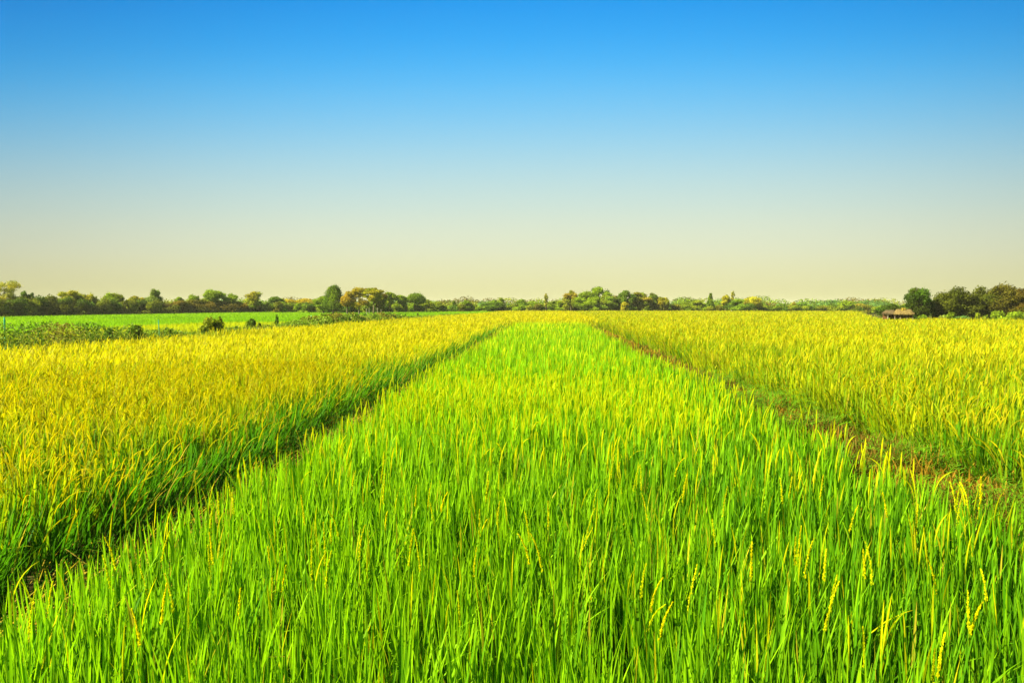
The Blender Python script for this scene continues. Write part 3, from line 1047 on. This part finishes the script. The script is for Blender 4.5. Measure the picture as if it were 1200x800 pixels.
dyke_bush('dark leafy bush at the end of the tallest weeds, close to a thin green stake', 163, 25, 379.5, 27, 'dark', 'green')
dyke_bush('dark low bush crouched among the fleck strewn weeds', 121, 23.5, 384, 20, 'dark', 'olive')
dyke_bush('small dark green clump just past the thin green stake', 198, 27, 384.5, 11, 'dark', 'green')
dyke_bush('largest rounded dark bush alone against the green field', 249, 31, 371.5, 26, 'dark', 'olive')
dyke_bush('low leafy skirt bush beside the largest rounded one', 240, 30.5, 380, 18, 'green', 'olive')
dyke_bush('compact upright dark bush of the close pair', 294, 36, 372.5, 13, 'dark', 'green')
dyke_bush('lower slanting dark bush of the close pair', 307, 37, 376.5, 12, 'dark', 'olive')
dyke_bush('little dark bush standing clear over the green field', 325, 44, 368.5, 6, 'dark', 'dark')
dyke_bush('dark bush where the brushy weeds begin again, before a pale stake', 357, 43, 370.5, 13, 'dark', 'olive')
dyke_bush('dark bush touching the far side of the pale stake', 372, 46, 369.5, 12, 'dark', 'green')
dyke_bush('olive bush in front of the rust orange trees', 408, 52, 367.5, 18, 'olive', 'green')
dyke_bush('grey green bush below the pale trunked tree', 428, 55, 367, 14, 'grey', 'dark')
dyke_bush('low olive bush last in the brushy weeds', 442, 58, 368, 13, 'olive', 'grey')
for lab, px, D, top, w in (
        ('upright dark tuft in the far bright green field, taller of two', 475.5, 72, 366.8, 3.2),
        ('squat dark tuft in the far bright green field, wider of two', 490, 80, 366.2, 3.6),
        ('dark weed patch with one upright spike by the field edge', 502, 75, 367.6, 7),
        ('brownish weed patch by the field edge below the low trees', 518, 82, 367, 9)):
    make_shrub('weed_tuft', lab, 'weeds', (px_point(px, D), D, 0), w / 800 * D, EYE - (top - 356) / 800 * D, 'dark', 'brown', leaf=.07,
               n=160, lobes=6, group='weed tufts in the far field')
make_shrub('weed_tuft', 'single dark tuft sticking up out of the golden rice', 'weeds', (px_point(790.5, 50), 50, 0), .24, 1.0, 'dark', 'brown',
           leaf=.045, n=150, lobes=5)


# ------------------------------------------------------------------ stakes
def stake(label, px, D, top, wpx, mat, lean=0.0, group=None):
    h = EYE - (top - 356) / 800 * D
    r = wpx / 1600 * D
    G = Geo()
    zs = np.array([-.1, h * .3, h * .6, h * .9, h - r * .6, h])
    tube(G, np.stack([lean * zs + .01 * np.sin(zs * 3), .3 * lean * zs, zs], 1), r * np.array([1, 1, .95, .92, .8, .15]), sides=8)
    o = G.build('stake', mat, loc=(px_point(px, D), D, 0))
    tag(o, label, 'stake', group)


GS, GP = 'green stakes along the dyke', 'pale stakes under the trees'
stake('thick turquoise green stake at the very start of the weedy dyke', 5, 20.6, 372, 1.9, M_STAKE, .01, GS)
stake('thin turquoise green stake between two dark bushes on the dyke', 186.5, 26.2, 375, 1.1, M_STAKE, -.01, GS)
stake('faint green stake between the two dark bushes farther along the dyke', 364.5, 44, 369.5, 1.2, M_STAKE, .02, GS)
stake('pale stake in front of the brown orange airy tree', 420.6, 95, 363.5, .8, M_POST_PALE, .01, GP)
stake('pale stake nearest the pale trunked tree, on its near side', 429.7, 97, 361.5, .8, M_POST_PALE, 0, GP)
stake('short pale stake set back between two taller ones', 432.6, 102, 360.8, .7, M_POST_PALE, .03, GP)
stake('tallest pale stake, just past the pale trunk', 442.7, 98, 360.5, .8, M_POST_PALE, -.02, GP)
stake('pale stake farthest past the pale trunk', 446.6, 98, 362.3, .7, M_POST_PALE, .02, GP)
stake('whitish post at the foot of the bright yellow upright tree', 857, 118, 363.2, 1.5, M_POST_PALE, 0)


# ------------------------------------------------------------------ the hut
def hut():
    D = 58.0
    X0, X1 = px_point(1034, D), px_point(1071.5, D)
    zz = lambda y: EYE - (y - 356) / 800 * D
    cx = (X0 + X1) / 2
    rt = empty('thatched_hut', (cx, D, 0), -math.atan2(cx, D))
    W = (X1 - X0) * .86
    r2 = np.random.default_rng(5)

    def thatch(name, xa, xb, eave, ridge, dep, mat, hip):
        """a thick thatch roof, ridge along x, ragged straw eaves"""
        G = Geo()
        nx = 14
        xs = np.linspace(xa, xb, nx)
        prof = [(-dep, eave), (-dep * .55, eave + (ridge - eave) * .52), (-.08, ridge), (.08, ridge), (dep * .55, eave + (ridge - eave) * .52), (dep, eave)]
        th = .09
        V = []
        for i, x in enumerate(xs):
            t = i / (nx - 1)
            s = min(1, min(t, 1 - t) / hip + .25) if hip else 1
            loop = [(y, z) for y, z in prof] + [(y * .97, z - th) for y, z in reversed(prof)]
            for y, z in loop:
                V.append((x + r2.normal(0, .012), y + r2.normal(0, .02), eave + (z - eave) * s + r2.normal(0, .018)))
        m = 12
        F = [(i * m + j, i * m + (j + 1) % m, (i + 1) * m + (j + 1) % m, (i + 1) * m + j) for i in range(nx - 1) for j in range(m)]
        for e in (0, nx - 1):
            b = e * m
            F += [(b + j, b + j + 1, b + m - 2 - j, b + m - 1 - j) for j in range(5)]
        G.add(V, F, (1, 1, 1))
        n = 420
        sx = r2.uniform(xa, xb, n)
        side = r2.choice([-1, 1], n)
        az = side * math.pi / 2 + r2.normal(0, .2, n)
        P = np.stack([sx, side * dep * .8, np.full(n, eave + (ridge - eave) * .25)], 1)
        one = np.ones((n, 3))
        ribbons(G, P, az, r2.uniform(1.7, 2.2, n), r2.uniform(2.3, 2.9, n), r2.uniform(.18, .34, n), np.full(n, .03), BF_T, BF_P, one, one)
        return G.build(name, mat, rt)

    e, rg = zz(366.6), zz(360.2)
    thatch('roof', -W * .5 - .05, -W * .06, zz(366.6), zz(363.0), 1.0, M_THATCH_GREY, .3)
    thatch('roof', -W * .18, W * .5, zz(367.2), zz(362.0), 1.1, M_THATCH, .22)
    # straw bundle tied on the ridge
    G = Geo()
    n = 130
    P = np.stack([W * .14 + r2.normal(0, .07, n), r2.normal(0, .08, n) - .25, np.full(n, zz(364.0))], 1)
    ribbons(G, P, r2.uniform(0, 6.28, n), r2.uniform(0, .5, n), r2.uniform(.3, 1.6, n), r2.uniform(.15, .32, n), np.full(n, .04), BF_T, BF_P,
            np.ones((n, 3)), np.ones((n, 3)))
    G.build('ridge_bundle', M_GOLD, rt)

    def box(name, x0, x1, y0, y1, z0, z1, mat, wav=0):
        G = Geo()
        V = [(x, y, z) for x in (x0, x1) for y in (y0, y1) for z in (z0, z1)]
        V = np.array(V) + r2.normal(0, .012, (8, 3))
        G.add(V, [(0, 1, 3, 2), (4, 6, 7, 5), (0, 4, 5, 1), (2, 3, 7, 6), (0, 2, 6, 4), (1, 5, 7, 3)], (1, 1, 1))
        return G.build(name, mat, rt, smooth=False)

    box('wall_panel', -W * .5 + .02, -W * .36, -.85, -.80, -.03, zz(365.8), M_WOVEN)
    box('wall_panel', -W * .5 + .02, W * .5 - .1, .80, .86, -.03, zz(368.5), M_WOVEN)
    box('wall_panel', -W * .5 + .0, -W * .5 + .05, -.78, .78, -.03, zz(366), M_WOVEN)
    box('platform', -W * .33, W * .46, -.7, .7, .62, .70, M_POST)
    for x, y, mt in ((-.345, -.9, M_POST_PALE), (-.12, -.86, M_POST), (.06, -.88, M_POST), (.26, -.86, M_POST), (.45, -.88, M_POST),
                     (-.46, .72, M_POST), (.0, .72, M_POST), (.45, .72, M_POST)):
        G = Geo()
        tube(G, [(x * W, y, -.08), (x * W + .02, y, .7), (x * W, y, zz(366.6))], np.array([.05, .045, .04]) * (.6 if mt is M_POST_PALE else 1), sides=8)
        G.build('post', mt, rt)
    tag(rt, 'low open hut with a two level straw thatch roof, beside the dark grove', 'hut')


hut()

def haze_air():
    G = Geo()
    V = [(x, y, z) for x in (-1500, 1500) for y in (-1450, 1550) for z in (-1.2, 9.0)]
    G.add(V, [(0, 1, 3, 2), (4, 6, 7, 5), (0, 4, 5, 1), (2, 3, 7, 6), (0, 2, 6, 4), (1, 5, 7, 3)], (1, 1, 1))
    m = bpy.data.materials.new('haze_air')
    m.use_nodes = True
    nt = m.node_tree
    nt.nodes.clear()
    out = nt.nodes.new('ShaderNodeOutputMaterial')
    vol = nt.nodes.new('ShaderNodeVolumePrincipled')
    vol.inputs['Color'].default_value = (.95, .92, .50, 1)
    vol.inputs['Density'].default_value = .00030
    nt.links.new(vol.outputs['Volume'], out.inputs['Volume'])
    tag(G.build('haze', m, smooth=False), kind='stuff')


haze_air()

# ------------------------------------------------------------------ camera
cam = bpy.data.cameras.new('camera')
cam.sensor_width = 36.0
cam.lens = 24.0
cam.clip_start = 0.05
cam.clip_end = 6000
co = bpy.data.objects.new('camera', cam)
COL.objects.link(co)
co.location = (0, 0, EYE)
co.rotation_euler = (math.pi / 2 - PITCH, 0, YAW)
scene.camera = co

# ------------------------------------------------------------------ light and sky
EXPO = 1.7
SUN_EL = 40.0
sd = np.array([-1.0, -.33])
sd /= np.linalg.norm(sd)
su = bpy.data.lights.new('sun', 'SUN')
su.energy = 4.9
su.angle = R(.5)
su.color = (1.0, .97, .88)
so = bpy.data.objects.new('sun', su)
COL.objects.link(so)
from mathutils import Vector
v = Vector((sd[0] * math.cos(R(SUN_EL)), sd[1] * math.cos(R(SUN_EL)), math.sin(R(SUN_EL))))
so.rotation_euler = v.to_track_quat('Z', 'Y').to_euler()

w = bpy.data.worlds.new('World')
scene.world = w
w.use_nodes = True
nt = w.node_tree
nt.nodes.clear()
N, L = nt.nodes.new, nt.links.new
out, bg = N('ShaderNodeOutputWorld'), N('ShaderNodeBackground')
sky = N('ShaderNodeTexSky')
sky.sky_type = 'NISHITA'
sky.sun_disc = False
sky.sun_elevation = R(SUN_EL)
sky.sun_rotation = math.atan2(sd[0], sd[1])
sky.dust_density = 2.5
tc, sp = N('ShaderNodeTexCoord'), N('ShaderNodeSeparateXYZ')
ya, ym, asn = N('ShaderNodeMath'), N('ShaderNodeMath'), N('ShaderNodeMath')
ya.operation = 'ABSOLUTE'
ym.operation = 'MAXIMUM'
ym.inputs[1].default_value = .35
asn.operation = 'ARCTAN2'
sc = N('ShaderNodeMath')
sc.operation = 'MULTIPLY'
sc.inputs[1].default_value = 1.0 / R(60)
rp = N('ShaderNodeValToRGB')


def lin(c):
    return tuple(((x / 255 + .055) / 1.055) ** 2.4 if x > 10 else x / 255 / 12.92 for x in c)


# elevation in degrees -> colour of the clear sky with its dusty horizon
stops = [(0, (223, 219, 158)), (2.0, (227, 225, 172)), (4.5, (225, 229, 196)), (8, (208, 226, 212)), (12.5, (160, 213, 233)),
         (17, (98, 194, 248)), (21, (48, 172, 249)), (25.5, (20, 146, 241)), (38, (14, 112, 215)), (60, (8, 84, 185))]
cr = rp.color_ramp
cr.interpolation = 'B_SPLINE'
while len(cr.elements) < len(stops):
    cr.elements.new(.5)
for e, (deg, c) in zip(cr.elements, stops):
    e.position = deg / 60
for e, (deg, c) in zip(cr.elements, stops):
    e.color = (*lin(c), 1)
# lens vignette put into the sky colour: dimmer off to the sides
mr = N('ShaderNodeMapRange')
mr.interpolation_type = 'SMOOTHSTEP'
mr.inputs['From Min'].default_value = .70
mr.inputs['From Max'].default_value = 1.0
mr.inputs['To Min'].default_value = .76
mr.inputs['To Max'].default_value = 1.03
scl = N('ShaderNodeVectorMath')
scl.operation = 'SCALE'
m10 = N('ShaderNodeVectorMath')
m10.operation = 'SCALE'
m10.inputs['Scale'].default_value = 10.0 / 2 ** EXPO
mx = N('ShaderNodeMix')
mx.data_type = 'RGBA'
mx.inputs['Factor'].default_value = .985
L(tc.outputs['Generated'], sp.inputs[0])
L(sp.outputs['Y'], ya.inputs[0])
L(ya.outputs[0], ym.inputs[0])
L(sp.outputs['Z'], asn.inputs[0])
L(ym.outputs[0], asn.inputs[1])
L(asn.outputs[0], sc.inputs[0])
L(sc.outputs[0], rp.inputs['Fac'])
L(sp.outputs['Y'], mr.inputs['Value'])
L(rp.outputs['Color'], scl.inputs[0])
L(mr.outputs['Result'], scl.inputs['Scale'])
L(scl.outputs['Vector'], m10.inputs[0])
L(sky.outputs['Color'], mx.inputs['A'])
L(m10.outputs['Vector'], mx.inputs['B'])
L(mx.outputs['Result'], bg.inputs['Color'])
bg.inputs['Strength'].default_value = .1
L(bg.outputs['Background'], out.inputs['Surface'])

vs = scene.view_settings
vs.view_transform = 'Standard'
vs.look = 'None'
vs.gamma = 1
vs.exposure = EXPO
vs.use_curve_mapping = False
scene.cycles.max_bounces = 7
scene.cycles.diffuse_bounces = 4
scene.cycles.transmission_bounces = 4
scene.cycles.glossy_bounces = 2
